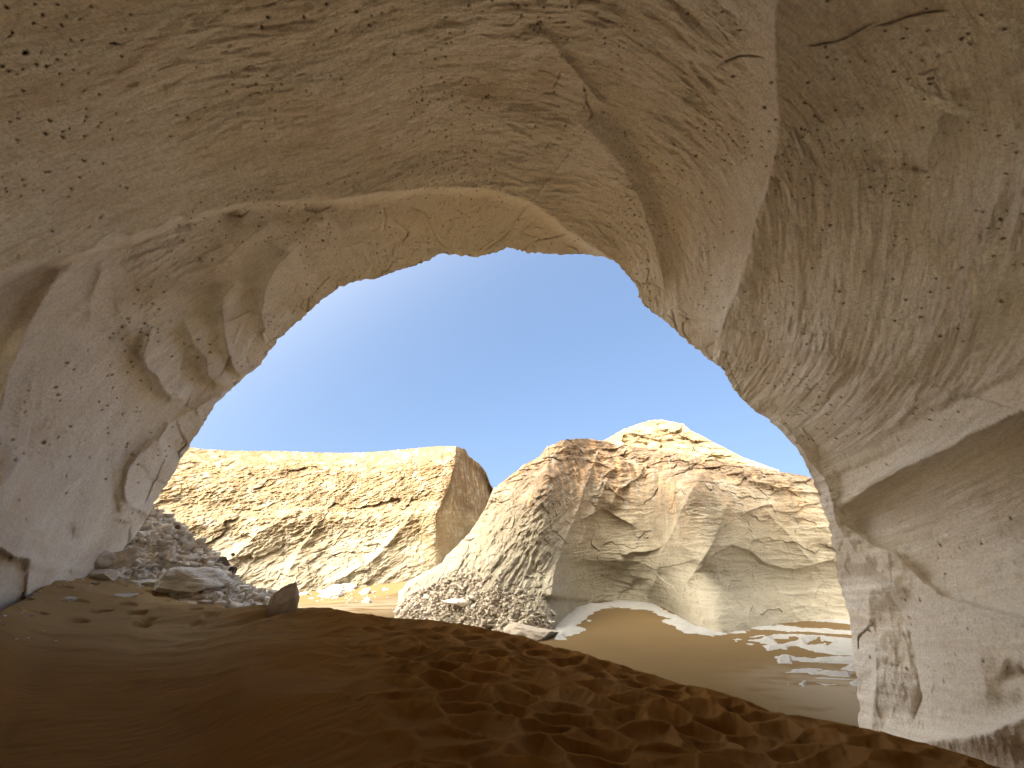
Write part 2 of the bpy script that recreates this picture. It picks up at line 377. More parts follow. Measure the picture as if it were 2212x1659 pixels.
    # lower right hollow under its ledge
    hol = [(1806,1099),(1850,1075),(1900,1040),(1960,1010),(2040,975),(2120,930),(2212,888),(2420,800),(2500,1400),(2300,1360),(2130,1320),(2040,1290),(1990,1250),(1940,1205),(1880,1172),(1830,1138)]
    s = poly_sd(wpx, wpy, hol); s = np.where(vis, s, -99)
    disp -= np.where(s > 0, 0.30*sstep(0, 3, s)+0.75*(1-np.exp(-s/42.0)), 0)
    disp += ridge([(2400,800),(2212,888),(2120,930),(2040,975),(1960,1010),(1900,1040),(1850,1075),(1806,1099)], 0.22, 5, 40)
    disp += ridge([(1646,875),(1716,945),(1753,999),(1780,1031),(1802,1090),(1807,1133),(1845,1185),(1888,1225),(1936,1262),(1975,1300)], 0.45, 10, 26)
    disp -= ridge([(1860,1190),(1888,1251),(1936,1305),(1963,1359),(1984,1445),(1995,1540),(2000,1640)], 0.32, 9, 20, True, 0.3)
    disp -= ridge([(1995,1490),(1985,1530),(1968,1573)], 0.12, 3, 6, True, 0.4)
    disp += ridge([(2060,1330),(2110,1400),(2130,1480),(2125,1570)], 0.22, 50, 18, True, 0.4)
    disp += ridge([(1870,1240),(1880,1330),(1895,1420),(1885,1520),(1880,1640)], 0.42, 34, 14)
    disp += ridge([(1900,1600),(2000,1605),(2130,1585),(2230,1545),(2400,1500)], 0.55, 8, 50, True, 0.05)
    disp -= ridge([(2165,1440),(2190,1455),(2220,1450)], 0.16, 9, 9, False)
    disp -= ridge([(1780,1035),(1861,1010),(1915,983),(2000,940)], 0.10, 4, 14)
    # scalloped lobes on the left
    disp += ridge([(330,700),(319,732),(310,769),(319,797),(340,813),(352,843),(370,859),(398,859),(426,829)], 0.42, 52, 3, True, 0.22)
    disp += ridge([(400,680),(407,718),(417,746),(444,773),(449,810),(468,831),(491,829),(520,812)], 0.40, 48, 3, True, 0.22)
    disp += ridge([(520,600),(481,644),(477,676),(486,713),(491,755),(505,797),(518,811),(537,808),(560,790)], 0.38, 46, 3, True, 0.22)
    disp += ridge([(650,530),(600,570),(583,598),(569,644),(565,681),(567,722),(576,746),(592,750)], 0.36, 60, 4, True, 0.22)
    disp += ridge([(500,838),(440,871),(370,912),(343,945),(352,986)], 0.25, 60, 4)
    disp += ridge([(352,940),(296,986),(273,1023),(268,1070),(285,1100)], 0.32, 45, 4)
    disp += ridge([(180,560),(130,593),(92,644),(56,713),(23,792),(5,861),(-10,930)], 0.32, 90, 10, True, 0.3)
    disp += ridge([(60,985),(46,996),(0,1051),(-40,1080)], 0.35, 8, 40)
    disp += ridge([(-60,1165),(0,1184),(26,1203),(68,1208),(80,1190)], 0.40, 60, 4)
    disp += ridge([(66,1200),(61,1235),(58,1275),(50,1330)], 0.30, 40, 6)
    disp -= ridge([(150,1125),(156,1150),(158,1178)], 0.18, 4, 4, True, 0.4)
    disp += ridge([(252,1100),(284,1095),(313,1110),(332,1126)], 0.20, 30, 3)
    disp += ridge([(170,1010),(200,1060),(240,1095),(300,1120)], 0.14, 20, 30)
    disp += ridge([(160,700),(140,790),(150,880),(140,960)], 0.12, 40, 40, False)
    for pts in ([(85,1130),(100,1180),(95,1240)], [(230,560),(200,640),(190,720)], [(720,470),(640,520),(600,560)], [(600,470),(520,530),(450,600)], [(250,640),(300,760)]):
        disp += ridge(pts, 0.14, 30, 14)
    # chunks broken out of the lip
    for pts in ([(650,432),(660,455),(690,458),(720,440)], [(480,455),(520,468),(545,450)], [(825,440),(832,470),(830,500)], [(835,465),(880,500),(870,520),(850,505)],
                [(880,440),(910,455),(925,485),(945,520),(975,545)], [(1040,545),(1080,515),(1110,490)], [(1120,540),(1160,520),(1240,500)], [(1255,170),(1266,190),(1268,220),(1281,245),(1261,270)],
                [(1470,680),(1510,690),(1550,700)], [(1475,690),(1480,715),(1500,745)], [(1541,150),(1570,130),(1596,120),(1661,122)], [(1731,102),(1806,88),(1901,45)], [(1195,190),(1205,170),(1212,150)],
                [(560,690),(570,720),(590,745)], [(230,90),(255,95),(258,102)], [(1885,60),(1960,35),(2060,20)], [(1981,165),(2030,145)], [(1175,320),(1190,300)]):
        sI, pI = polyline(wpx, wpy, pts)
        disp -= np.where(vis, 0.07*np.exp(-(sI/1.0)**2)*sstep(0, 0.2, pI)*sstep(0, 0.2, 1-pI), 0)
    # --- flow coordinates for flutes: along the arch, across the arch
    Rm = R
    along = PH*8.0; across = A*9.5
    wz = 0.45*fbm(along*0.16, across*0.16, 0, 2, 31)
    kk = np.interp(phi, [-2.3, -1.2, -0.3, 0.3, 0.9, 1.3, 1.7, 2.3], [0.4, 0.35, 0.05, 0.05, 0.2, 0.45, 0.9, 1.2])
    ac = across+wz+(np.cumsum(kk)*(phi[1]-phi[0])*9.0)[None]
    flow = np.stack([along, ac, 0.3*noise(along*0.3, across*0.3, 1, 40)], -1)
    bandd = ridged(along*0.13, ac*1.25+0.3*noise(along*0.3, ac*0.5, 4, 35), 2, 2, 36, 0.5)
    # flutes: strong on the right and the ceiling, faint on the left foot
    reg = np.interp(px/K, [-100, 200, 700, 1300, 1700, 2300], [0.55, 0.6, 0.85, 1.0, 1.25, 1.3])
    reg = reg*np.interp(py/K, [-300, 500, 900, 1200, 1600], [1.0, 1.0, 0.75, 0.4, 0.3])
    reg = reg*(1-0.35*sstep(1650, 1750, px/K)*sstep(2200, 2050, px/K)*sstep(450, 250, py/K))
    calm = np.maximum(sstep(-4, 8, poly_sd(wpx, wpy, [(450,456),(640,432),(830,418),(940,405),(1050,408),(1140,435),(1200,475),(1250,515),(1330,570),(1310,620),(950,640),(700,800),(560,860),(520,800),(470,720),(520,600)])),
                      sstep(-6, 12, poly_sd(wpx, wpy, [(-90,620),(100,620),(260,560),(330,640),(300,760),(360,870),(450,900),(330,1300),(-100,1400)]))*0.85)
    sC, pC = polyline(wpx, wpy, LINE_C); calm = np.maximum(calm, sstep(3, -1, sC)*sstep(-48, -22, sC))
    calm = np.maximum(calm, 0.8*sstep(0, 10, poly_sd(wpx, wpy, [(1806,1095),(1900,1035),(2040,970),(2230,880),(2230,780),(2000,880),(1780,1000)])))
    calm = np.maximum(calm, 0.6*sstep(0, 10, poly_sd(wpx, wpy, [(1800,1140),(1990,1260),(2300,1380),(2300,1700),(1800,1700)])))
    reg = reg*(1-0.85*np.where(vis, calm, 0))
    reg = np.where(vis, reg, 0.6)*(0.55+0.9*sstep(-0.25, 0.4, fbm(along*0.3, across*0.45, 2, 3, 44)))
    fl = ridged(along*0.8, ac*4.6, 0, 3, 50, 0.5)
    fl2 = ridged(along*2.0, ac*9.5, 3, 2, 60, 0.5)
    disp += reg*(0.042*fl+0.024*fl2)+0.058*bandd*(0.35+0.65*reg)
    disp += 0.06*fbm(along*0.4, ac*1.1, 7, 3, 70)*reg
    disp += 0.016*fbm(X*5, Y*5, Z*5, 4, 80, 0.6)
    rug = np.where(vis, sstep(1650, 1850, px/K)*sstep(1050, 1250, py/K), 0)+0.5*np.where(vis, sstep(700, 300, px/K)*sstep(650, 900, py/K), 0)
    disp += rug*(0.05*fbm(X*1.8, Y*1.8, Z*1.8, 5, 81, 0.6)+0.05*ridged(X*1.1, Y*1.1, Z*0.8, 4, 82, 0.55))
    # the lip near the rim: flaky, uneven
    lip = np.exp(-rad/0.05)
    disp += lip*(0.11*facets(along*1.6+0.4*noise(along, across, 0, 88), across*3.5, 90)+0.04*facets(along*4, across*7, 89))
    # pits, stretched a little along the flow
    pit = np.zeros(R.shape)
    for sc, thr, r0, dep, sx in ((4.5, 0.50, 0.13, 0.06, 91), (9.0, 0.50, 0.20, 0.04, 92), (1.6, 0.4, 0.055, 0.10, 93)):
        f1, f2, rid, dx, dy = worley(along*sc, across*sc, sx)
        dens = sstep(-0.1, 0.45, fbm(along*0.35, across*0.7, 3, 3, 95+sx))*np.interp(py/K, [600, 1000, 1300], [1, 0.5, 0.25])
        rr = r0*(0.35+0.75*((rid*17.3) % 1))
        on = (rid < thr*dens)
        k = np.where(on, np.clip(1-f1/rr, 0, 1), 0)
        pit = np.maximum(pit, sstep(0, 0.5, k)); disp -= dep*sstep(0, 0.7, k)
    ochre = sstep(0.0, 1.0, np.exp(-rad/0.16)*np.interp(phi, [-1.3, -0.8, 0, 0.7, 1.2], [0, 0.8, 1.0, 0.7, 0.1])[None]+0.25*fbm(along*0.3, across*0.4, 9, 3, 99)
                  + 0.45*np.exp(-((px/K-1480)/300)**2-((py/K-350)/300)**2))
    # recessed smooth band between the ledge line and the rim: no flutes there
    P = D*(R-disp)[..., None]+np.array([0, 0, CAMZ])
    # outer hull: flares out from the rim and runs back over the top
    rimR = (R-disp)[0]; rows = []
    hullR = np.interp(phi, [-2.3, -1.4, -0.7, 0, 0.7, 1.4, 2.4], HULL)
    J = [(0.004, 0.12, 0), (0.012, 0.35, 0), (0.03, 0.8, 0), (0.07, 1.6, 0), (0.13, 2.8, 0), (0.19, 4.0, 0.25), (0.28, 5.0, 0.65), (0.40, 6, 0.93), (0.6, 0, 1.0)]
    for da, dr, m in J: rows.append((alr+da, (rimR+dr)*(1-m)+hullR*m))
    a0 = alr+0.6
    for q in np.linspace(0, 1, 60)[1:]:
        rows.append((a0+(rear-a0)*q, hullR*(1-0.35*q)))
    OA = np.array([x[0] for x in rows]); OR = np.array([x[1] for x in rows])
    OP = np.broadcast_to(phi[None], OA.shape)
    OD = np.cos(OA)[..., None]*ctr + np.sin(OA)[..., None]*(np.sin(OP)[..., None]*e1+np.cos(OP)[..., None]*e2)
    q0 = OD*OR[..., None]
    OR = OR+np.minimum(1, (OR-rimR)/4)*1.6*fbm(q0[..., 0]*0.15, q0[..., 1]*0.15, q0[..., 2]*0.15, 4, 8)
    OPt = OD*OR[..., None]+np.array([0, 0, CAMZ])
    full = np.concatenate([OPt[::-1], P], 0); no = len(OPt)
    def cat0(a):
        z = np.zeros((no,)+a.shape[1:])
        if a.ndim == 3: z[...] = OPt[::-1]
        return np.concatenate([z, a], 0)
    o = grid_mesh('rock_arch', full, M_ARCH, {'flow': cat0(flow), 'pit': cat0(pit), 'ochre': cat0(ochre), 'flute': cat0(np.where(vis, 1-0.8*calm, 0.7)*np.where(vis, 1-0.75*rug, 1))},
                  label='huge pale limestone rock arch overhead with swirling wind-carved grooves and small dark pits', cat='rock arch')
    return o
REAR = [2.48, 2.42, 2.72, 2.88, 2.85, 2.75]
HULL = [26, 33, 39, 37, 33, 22, 17]
arch = build_arch()

# ------------------------------------------------------------------ foreground dune and left sand
def azel(px2212, py2212):
    d = rays(np.array(px2212)*K, np.array(py2212)*K)
    return np.arctan2(d[..., 0], d[..., 1]), d[..., 2]/np.hypot(d[..., 0], d[..., 1])
crest = [(-150,1400,6.9),(0,1322,7.8),(60,1292,9.2),(110,1262,11.0),(170,1236,13.2),(270,1250,13.6),(340,1272,13.2),(410,1300,11.8),(460,1330,10.2),(500,1344,9.4),(560,1340,9.0),(640,1335,9.0),(740,1331,9.0),(860,1338,8.8),(1000,1352,8.5),(1100,1372,8.2),
         (1200,1400,8.0),(1300,1430,7.7),(1400,1460,7.4),(1500,1490,7.2),(1600,1525,7.0),(1700,1555,6.8),(1800,1572,6.6),(1900,1597,6.5),(2000,1625,6.4),(2100,1655,6.3),(2212,1690,6.2)]
ca, ct = azel([c[0] for c in crest], [c[1] for c in crest]); cr_ = np.array([c[2] for c in crest]); cz_ = CAMZ+cr_*ct
ca = np.concatenate([[-3.2, -1.6], ca, [1.6, 3.2]]); cr_ = np.concatenate([[4, 7], cr_, [6, 4]]); cz_ = np.concatenate([[2.6, 3.2], cz_, [1.7, 2.6]])
def dune_base(az, r):
    rc = np.interp(az, ca, cr_); zc = np.interp(az, ca, cz_)
    z0 = 2.42
    q = np.clip(r/rc, 0, 1)
    near = z0+(zc-z0)*sstep(0.05, 1.0, q)*0.6+(zc-z0)*0.4*q
    x = r-rc
    far = zc-np.where(x > 0, np.minimum(x*x*0.35, 0.62*(x-0.45)+0.07*0), 0)
    far = zc-np.where(x > 0, 0.60*(np.sqrt(x*x+0.5)-0.707), 0)
    return np.where(r < rc, near, far)
def build_dune():
    azf = np.concatenate([np.linspace(-math.pi, -1.05, 60)[:-1], np.linspace(-1.05, 1.05, 1300), np.linspace(1.05, math.pi, 60)[1:]])
    r = np.concatenate([np.linspace(0.05, 2.6, 20)[:-1], 2.6*np.exp(np.linspace(0, 1, 640)*math.log(11.0/2.6)), np.linspace(11, 20, 70)[1:]])
    AZ, Rr = np.meshgrid(azf, r)
    Z = dune_base(AZ, Rr)
    X = Rr*np.sin(AZ); Y = Rr*np.cos(AZ)
    rc = np.interp(AZ, ca, cr_)
    # trampled, lumpy sand right of centre; long wind-cut scours on the left
    tr = sstep(-0.50, -0.12, AZ+0.05*noise(X*0.6, Y*0.6, 0, 11)+0.02*(Rr-6))
    wx = X+0.22*fbm(X*0.9, Y*0.9, 0, 3, 12); wy = Y+0.22*fbm(X*0.9, Y*0.9, 4, 3, 13)
    ux = wx*0.86+wy*0.5; uy = -wx*0.5+wy*0.86
    f1, f2, rid, dx, dy = worley(ux*1.75, uy*2.7, 14)
    g1, g2, rid2, _, _ = worley(ux*3.4+7, uy*5.0+3, 15)
    fe = np.sqrt((f2-f1)**2+0.006)-0.077
    lump = -0.19*(1-np.exp(-1.8*fe))*(1+0.6*noise(X*0.5, Y*0.5, 2, 24))-0.014*(1-np.exp(-1.8*(g2-g1)))+0.03*ridged(ux*0.9, uy*1.7, 0, 3, 25)+0.07
    lump += 0.10*fbm(X*0.7, Y*0.7, 0, 3, 16)+0.006*fbm(X*6, Y*6, 0, 3, 17)
    a2 = 0.8; sx = X*math.cos(a2)+Y*math.sin(a2); sy = -X*math.sin(a2)+Y*math.cos(a2)
    sc = ridged(sx*0.28, sy*1.3+0.3*noise(X*0.4, Y*0.4, 0, 18), 0, 3, 19)
    scour = 0.19*sc*sstep(-0.15, 0.45, noise(sx*0.16, sy*0.45, 5, 26))+0.03*fbm(X*0.7, Y*0.7, 3, 3, 20)
    # footprints in a loose trail up the left slope
    h1, h2, rh, _, _ = worley(X*2.3, Y*2.0, 23)
    trail = np.exp(-((AZ+0.78-0.012*(Rr-10)**2)/0.16)**2)*sstep(7.5, 9, Rr)
    foot = -0.15*trail*sstep(0.55, 0.2, h1/0.6)*(rh > 0.25)
    amp = sstep(1.0, 2.5, Rr)*(1-0.45*sstep(-0.6, 0.4, Rr-rc))
    Z = Z+amp*(tr*(lump-0.08)+(1-tr)*scour)+foot
    return grid_mesh('sand_dune', np.stack([X, Y, Z], -1), M_DUNE, {'dust': 0.85*sstep(-0.38, -0.62, AZ+0.04*noise(X*0.5, Y*0.5, 3, 27))*sstep(5.2, 8.5, Rr+noise(X*0.4, Y*0.4, 5, 28))+0.12*sstep(-0.2, 0.4, fbm(X*0.5, Y*0.9, 5, 4, 29))}, kind='structure', label='dark shaded orange-brown sand dune with trampled lumps in the foreground', cat='sand dune')  # paler colour blended over the upper left sand
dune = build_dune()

# ------------------------------------------------------------------ valley floor
def build_ground():
    azf = np.concatenate([np.linspace(-math.pi, -1.1, 50)[:-1], np.linspace(-1.1, 1.1, 700), np.linspace(1.1, math.pi, 50)[1:]])
    r = np.concatenate([np.linspace(0.1, 8, 12)[:-1], np.linspace(8, 60, 420), 60*np.exp(np.linspace(0, 1, 60)[1:]*math.log(4000/60))])
    AZ, Rr = np.meshgrid(azf, r); X = Rr*np.sin(AZ); Y = Rr*np.cos(AZ)
    Z = 0.05*fbm(X*0.25, Y*0.25, 0, 3, 31)*sstep(5, 12, Rr)+0.004*ridged(X*2.5, Y*5, 0, 2, 33)
    Z = Z+1.1*np.exp(-((X+4.5)/9)**2-((Y-41)/4.5)**2)            # sand banked against the far cliff
    Z = Z+0.01*ridged(X*1.2+Y*0.8, Y*3-X*1.4, 0, 2, 35)*np.exp(-((X-11)/5)**2-((Y-15)/3)**2)
    far = sstep(70, 200, Rr); Z = Z+far*2*fbm(X*0.004, Y*0.004, 0, 4, 37)-far*1.0
    dust = np.exp(-((Y-33-0.25*X)/3.2)**2-((X+8)/9.0)**2)*0.9*sstep(-0.3, 0.25, fbm(X*0.35, Y*1.2, 0, 4, 41)+0.2)
    d2 = sstep(13.5, 9.0, np.hypot((X-11.5)*0.55, Y-7.5)*1.9)
    dust = np.clip(dust+0.9*sstep(16.5, 13.0, Y-0.1*X)*sstep(6, 10, X)*sstep(-0.5, 0.35, fbm(X*0.8+Y*0.5, Y*2.2, 0, 5, 43)+0.55*sstep(16, 12, Y)), 0, 1)
    dust = np.maximum(dust*0.16, sstep(-4, -7, Y))  # front dust kept faint; unseen ground behind is pale, added to bounce light
    return grid_mesh('ground', np.stack([X, Y, Z], -1), M_SAND, {'dust': dust}, kind='structure', label='orange sand floor of the desert valley', cat='sand')
ground = build_ground()

# ------------------------------------------------------------------ cliffs
def cliff(name, base, top, rng, mat, prof, relief, nx=900, nv=330, back=(40, 0.0), label=None, seed=0, kind='structure', toprough=0.25, cat='cliff'):
    ba, bt = azel([b[0] for b in base], [b[1] for b in base])
    br = np.array([b[2] if len(b) > 2 else (0.0-CAMZ)/t for b, t in zip(base, bt)])
    ta, tt = azel([b[0] for b in top], [b[1] for b in top]); tr = np.array([b[2] for b in top])
    az = np.linspace(rng[0], rng[1], nx)
    o1 = np.argsort(ba); o2 = np.argsort(ta)
    rb = np.interp(az, ba[o1], br[o1]); rt = np.interp(az, ta[o2], tr[o2]); tant = np.interp(az, ta[o2], tt[o2])
    gk = np.exp(-(np.arange(-60, 61)/26.0)**2); gk /= gk.sum(); rb = np.convolve(np.pad(rb, 60, 'edge'), gk, 'valid')
    rt = np.maximum(rt, rb+0.6); zt = CAMZ+rt*tant
    zt = zt+toprough*0.12*fbm(az*90, az*0, 0, 4, seed+1)*rt/30+toprough*0.10*facets(az*60, az*0+3.3, seed+2)*rt/30
    v = np.linspace(-0.06, 1, nv)
    Vv, AZ = np.meshgrid(v, az, indexing='ij')
    g = prof(np.clip(Vv, 0, 1), AZ)
    r = rb[None]+(rt-rb)[None]*g
    z = -0.3+(zt[None]+0.3)*np.clip(Vv, 0, 1)+np.minimum(Vv, 0)*30
    P0 = np.stack([r*np.sin(AZ), r*np.cos(AZ), z], -1)
    px, py = pix(P0)
    s = az[None]*np.mean(rb)                       # metres along the face
    disp = relief(P0, s+0*z, z, px, py, np.clip(Vv, 0, 1), AZ)
    edge = 1-0.75*sstep(0.9, 1.0, Vv)
    r2 = r-disp*edge
    P = np.stack([r2*np.sin(AZ), r2*np.cos(AZ), z], -1)
    rows = []
    for q in np.linspace(0, 1, 26)[1:]:
        rr = rt+back[0]*q
        zz = zt+back[1]*back[0]*q-0.04*back[0]*q-(sstep(0.6, 1.0, np.array(q))*zt*1.1) + toprough*0.6*noise(az*12, q*8, 0, seed+4)*min(1, q*5)-0.25*min(1, q*5)
        rows.append(np.stack([rr*np.sin(az), rr*np.cos(az), zz], -1))
    P = np.concatenate([P, np.array(rows)], 0)
    o = grid_mesh(name, P, mat, kind=kind, label=label, cat=cat)
    return o, P
def feat(px, py, pts, amp, wl, wr, taper=0.15, cusp=True):
    wpx = px+1.3*fbm(px/14, py/14, 0, 3, 121); wpy = py+1.3*fbm(px/14, py/14, 5, 3, 122)
    s, p = polyline(wpx, wpy, pts)
    wd = np.where(s > 0, wl, wr)*K
    e = np.exp(-np.abs(s)/wd) if cusp else np.exp(-(s/wd)**2)
    return amp*e*sstep(0, taper, p)*sstep(0, taper, 1-p)

# left (far) cliff: a headland whose end turns away from the sun
def left_prof(v, AZ):
    return 0.18*sstep(0.0, 0.45, v)+0.22*sstep(0.40, 0.55, v)+0.60*sstep(0.5, 1.05, v)/0.97
def left_relief(P, s, z, px, py, v, AZ):
    sx = s; zz = z*1.25
    d = 1.5*fbm(sx*0.10, zz*0.10, 0, 3, 201)
    c, q = math.cos(0.6), math.sin(0.6); tx = sx*c+zz*q; ty = -sx*q+zz*c
    w1 = fbm(sx*0.25, zz*0.25, 0, 4, 202); w2 = fbm(sx*0.25, zz*0.25, 9, 4, 212)
    d += 0.55*facets(tx*0.22+1.0*w1, ty*0.40+1.0*w2, 203)
    d += 0.17*facets(tx*0.7+1.6*w1, ty*1.1+1.6*w2, 204)
    d += 0.20*ridged(tx*0.30+0.5*w1, ty*0.75, 0, 5, 205, 0.6)
    rough = 0.35+0.85*sstep(0.2, 0.45, v)*sstep(0.95, 0.8, v)
    d = d*(1-0.5*sstep(0.78, 0.92, v))
    d += rough*(0.22*fbm(tx*1.3, ty*2.2, 0, 4, 206, 0.65)+0.12*ridged(tx*1.3+w1, ty*2.6, 0, 4, 207, 0.6))
    d = d*0.7
    # end of the headland: beyond the corner the face runs away from us
    xe = np.interp(py/K, [960, 990, 1050, 1120, 1190, 1280], [1000, 988, 965, 940, 950, 955])
    t = px/K-xe
    turn = np.where(t > 0, t, 0)
    sm = sstep(-12, 14, t)
    d = d*(1-0.85*sm)-0.03*turn
    d += feat(px, py, [(470,1235),(560,1150),(640,1105),(700,1110)], 0.8, 14, 60)
    d += feat(px, py, [(700,1120),(650,1180),(620,1240)], 0.6, 30, 6)
    d += feat(px, py, [(790,1215),(750,1240),(700,1262)], 0.9, 30, 10)
    d += feat(px, py, [(900,1100),(860,1150),(790,1225)], 0.9, 25, 10)
    d += feat(px, py, [(985,990),(970,1050),(940,1120),(945,1190)], 0.6, 4, 20)
    return d
L_base = [(150,1300,44),(330,1290,43),(500,1262,43),(640,1262,43),(780,1270,43),(880,1270,43),(940,1265,43),(1000,1265,46),(1065,1265,50),(1120,1265,52)]
L_top = [(150,960,56),(300,955,56),(410,966,56),(440,970,56),(500,974,56),(600,974,56),(700,978,56),(780,978,55),(860,972,53),(920,966,51.5),(950,964,50.5),(985,964,50),(1005,970,52),(1013,985,53),(1035,1000,55),(1050,1018,56.5),(1060,1045,58),(1080,1075,59),(1110,1110,61)]
lc, LP = cliff('cliff', L_base, L_top, (-0.98, -0.045), M_LEFT, left_prof, left_relief, 1000, 420, (60, 0.0),
               'long sunlit ochre cliff on the left of the valley with a flat top', 300)

# right cliff: talus nose on the left, then a tall pale wall with scooped bays
def right_prof(v, AZ):
    a = sstep(-0.05, 0.12, AZ)                   # 0 = talus nose, 1 = wall
    wall = 0.45*sstep(0.0, 0.28, v)*0.5+0.30*v+0.475*sstep(0.62, 1.05, v)/0.96
    return (1-a)*(0.55*v+0.45*v*v)+a*wall
def right_relief(P, s, z, px, py, v, AZ):
    X = px/K; Y = py/K
    rough = sstep(1260, 1190, X+0.25*(Y-1150))            # left third is broken rock
    topb = sstep(0.80, 0.93, v)
    c, q = math.cos(0.9), math.sin(0.9); tx = s*c+z*q; ty = -s*q+z*c
    w1 = fbm(s*0.35, z*0.35, 0, 4, 402); w2 = fbm(s*0.35, z*0.35, 9, 4, 422)
    d = 0.5*fbm(s*0.22, z*0.2, 0, 3, 401)
    d += rough*0.62*(0.45*facets(tx*0.4+0.8*w1, ty*0.8+0.8*w2, 403)+0.20*facets(tx*1.3+1.2*w1, ty*2.0+1.2*w2, 404)+0.16*fbm(tx*1.8, ty*3.0, 0, 4, 405, 0.65)+0.22*ridged(tx*0.6+w1, ty*1.7, 0, 5, 406, 0.6))
    d += (1-rough)*(0.12*facets(s*0.5+1.0*w1, z*0.8+1.0*w2, 407)+0.05*ridged(s*0.5, z*2.2, 0, 4, 408))
    band = sstep(0.5, 0.75, v+0.15*w1)*sstep(1.0, 0.9, v)
    d += (1-rough)*band*(0.30*facets(s*0.5+1.0*w1, z*0.6+1.0*w2, 409)+0.12*fbm(s*1.3, z*1.6, 0, 4, 410, 0.6))
    d += topb*(0.42*facets(s*1.1, z*2.8+0.3*w1, 411)+0.15*fbm(s*3, z*6, 0, 3, 412))
    f = lambda *a, **k: feat(px, py, *a, **k)
    d += f([(1298,965),(1278,1017),(1261,1063),(1235,1136),(1215,1176),(1195,1242),(1185,1295)], 1.0, 70, 12, 0.05)
    d += f([(1330,990),(1300,1070),(1262,1150),(1240,1230)], 0.5, 12, 22)
    d += f([(1392,1000),(1383,1030),(1364,1043),(1337,1057),(1327,1076),(1321,1110)], 0.45, 8, 40)
    d += f([(1526,1000),(1503,1050),(1473,1103),(1446,1162),(1426,1195),(1417,1245),(1397,1295)], 0.7, 50, 9)
    d += f([(1582,1063),(1562,1116),(1546,1162),(1519,1205),(1483,1258),(1483,1340)], 0.3, 12, 40)
    d += f([(1240,1215),(1261,1208),(1317,1210),(1377,1212),(1413,1228),(1420,1250)], 0.32, 45, 6, 0.1)
    d += f([(1340,1200),(1367,1192),(1410,1189),(1433,1176)], 0.4, 20, 3)
    d += f([(1505,1235),(1542,1195),(1579,1177),(1615,1186),(1648,1212),(1688,1225),(1714,1229),(1747,1222),(1797,1209),(1860,1190)], 0.36, 70, 8, 0.06)
    d += f([(1600,1120),(1615,1106),(1641,1096),(1668,1090),(1681,1116)], 0.35, 18, 4)
    d += f([(1560,990),(1620,1040),(1700,1060),(1790,1070)], 0.4, 30, 5)
    d += f([(1640,1090),(1700,1150),(1760,1220)], 0.3, 8, 16)
    d += f([(1250,1130),(1300,1100),(1380,1140)], 0.3, 22, 4)
    # scooped bowls
    d -= 0.4*np.exp(-((X-1320)/90)**2-((Y-1262)/40)**2)
    d -= 0.5*np.exp(-((X-1650)/130)**2-((Y-1275)/55)**2)
    d -= 0.3*np.exp(-((X-1350)/60)**2-((Y-1120)/50)**2)
    return d
R_base = [(820,1338),(880,1345),(960,1352),(1050,1362),(1130,1372),(1200,1372),(1225,1345),(1232,1320),(1260,1304),(1320,1296),(1400,1300),(1440,1312),(1480,1345),(1530,1366),(1560,1372),(1620,1362),(1680,1348),(1740,1340),(1830,1342),(1950,1350),(2300,1380)]
R_top = [(815,1345,27),(830,1335,27.5),(842,1312,28),(870,1284,28.5),(878,1265,29),(905,1243,29.5),(955,1215,30),(965,1200,30.5),(1015,1150,31),(1050,1095,31.5),(1066,1055,32),(1100,1030,32),(1130,1005,32),(1165,985,32),(1182,965,32),(1215,951,32),(1260,947,33),(1310,952,34),
         (1330,960,34),(1400,968,34),(1450,978,33),(1500,984,32),(1560,996,32),(1600,1003,32),(1680,1018,33),(1745,1030,34),(1850,1050,35),(2000,1080,36),(2300,1130,38)]
rc_, RP = cliff('cliff', R_base, R_top, (-0.262, 0.95), M_RIGHT, right_prof, right_relief, 1100, 420, (22, 0.0),
                'shaded pale cliff on the right of the valley with scooped bays and brown streaked crest', 500, toprough=0.6)

# peak behind the right cliff
def hill_relief(P, s, z, px, py, v, AZ):
    w1 = fbm(s*0.2, z*0.2, 0, 3, 602)
    return 1.2*facets(s*0.22+0.4*w1, z*0.45, 603)+0.7*facets(s*0.6+0.4*w1, z*1.1, 604)+0.5*ridged(s*0.4, z*0.9, 0, 4, 605)+1.2*fbm(s*0.08, z*0.08, 0, 3, 606)
H_base = [(1100,1200,62),(1500,1200,60),(1900,1200,62)]
H_top = [(1150,1010,70),(1230,985,70),(1280,965,70),(1315,946,70),(1350,926,71),(1385,914,71),(1400,910,71),(1430,907,71),(1460,912,71),(1475,916,71),(1490,928,71),(1540,955,71),(1600,985,71),(1650,1005,70),(1690,1017,70),(1750,1036,70),(1850,1075,70)]
hill, HP = cliff('hill', H_base, H_top, (0.18, 0.62), M_HILL, lambda v, a: 0.4*v+0.6*v*v, hill_relief, 420, 220, (50, 0.0),
                 'sunlit pale yellow rocky peak rising behind the right cliff', 700, toprough=0.5, cat='hill')

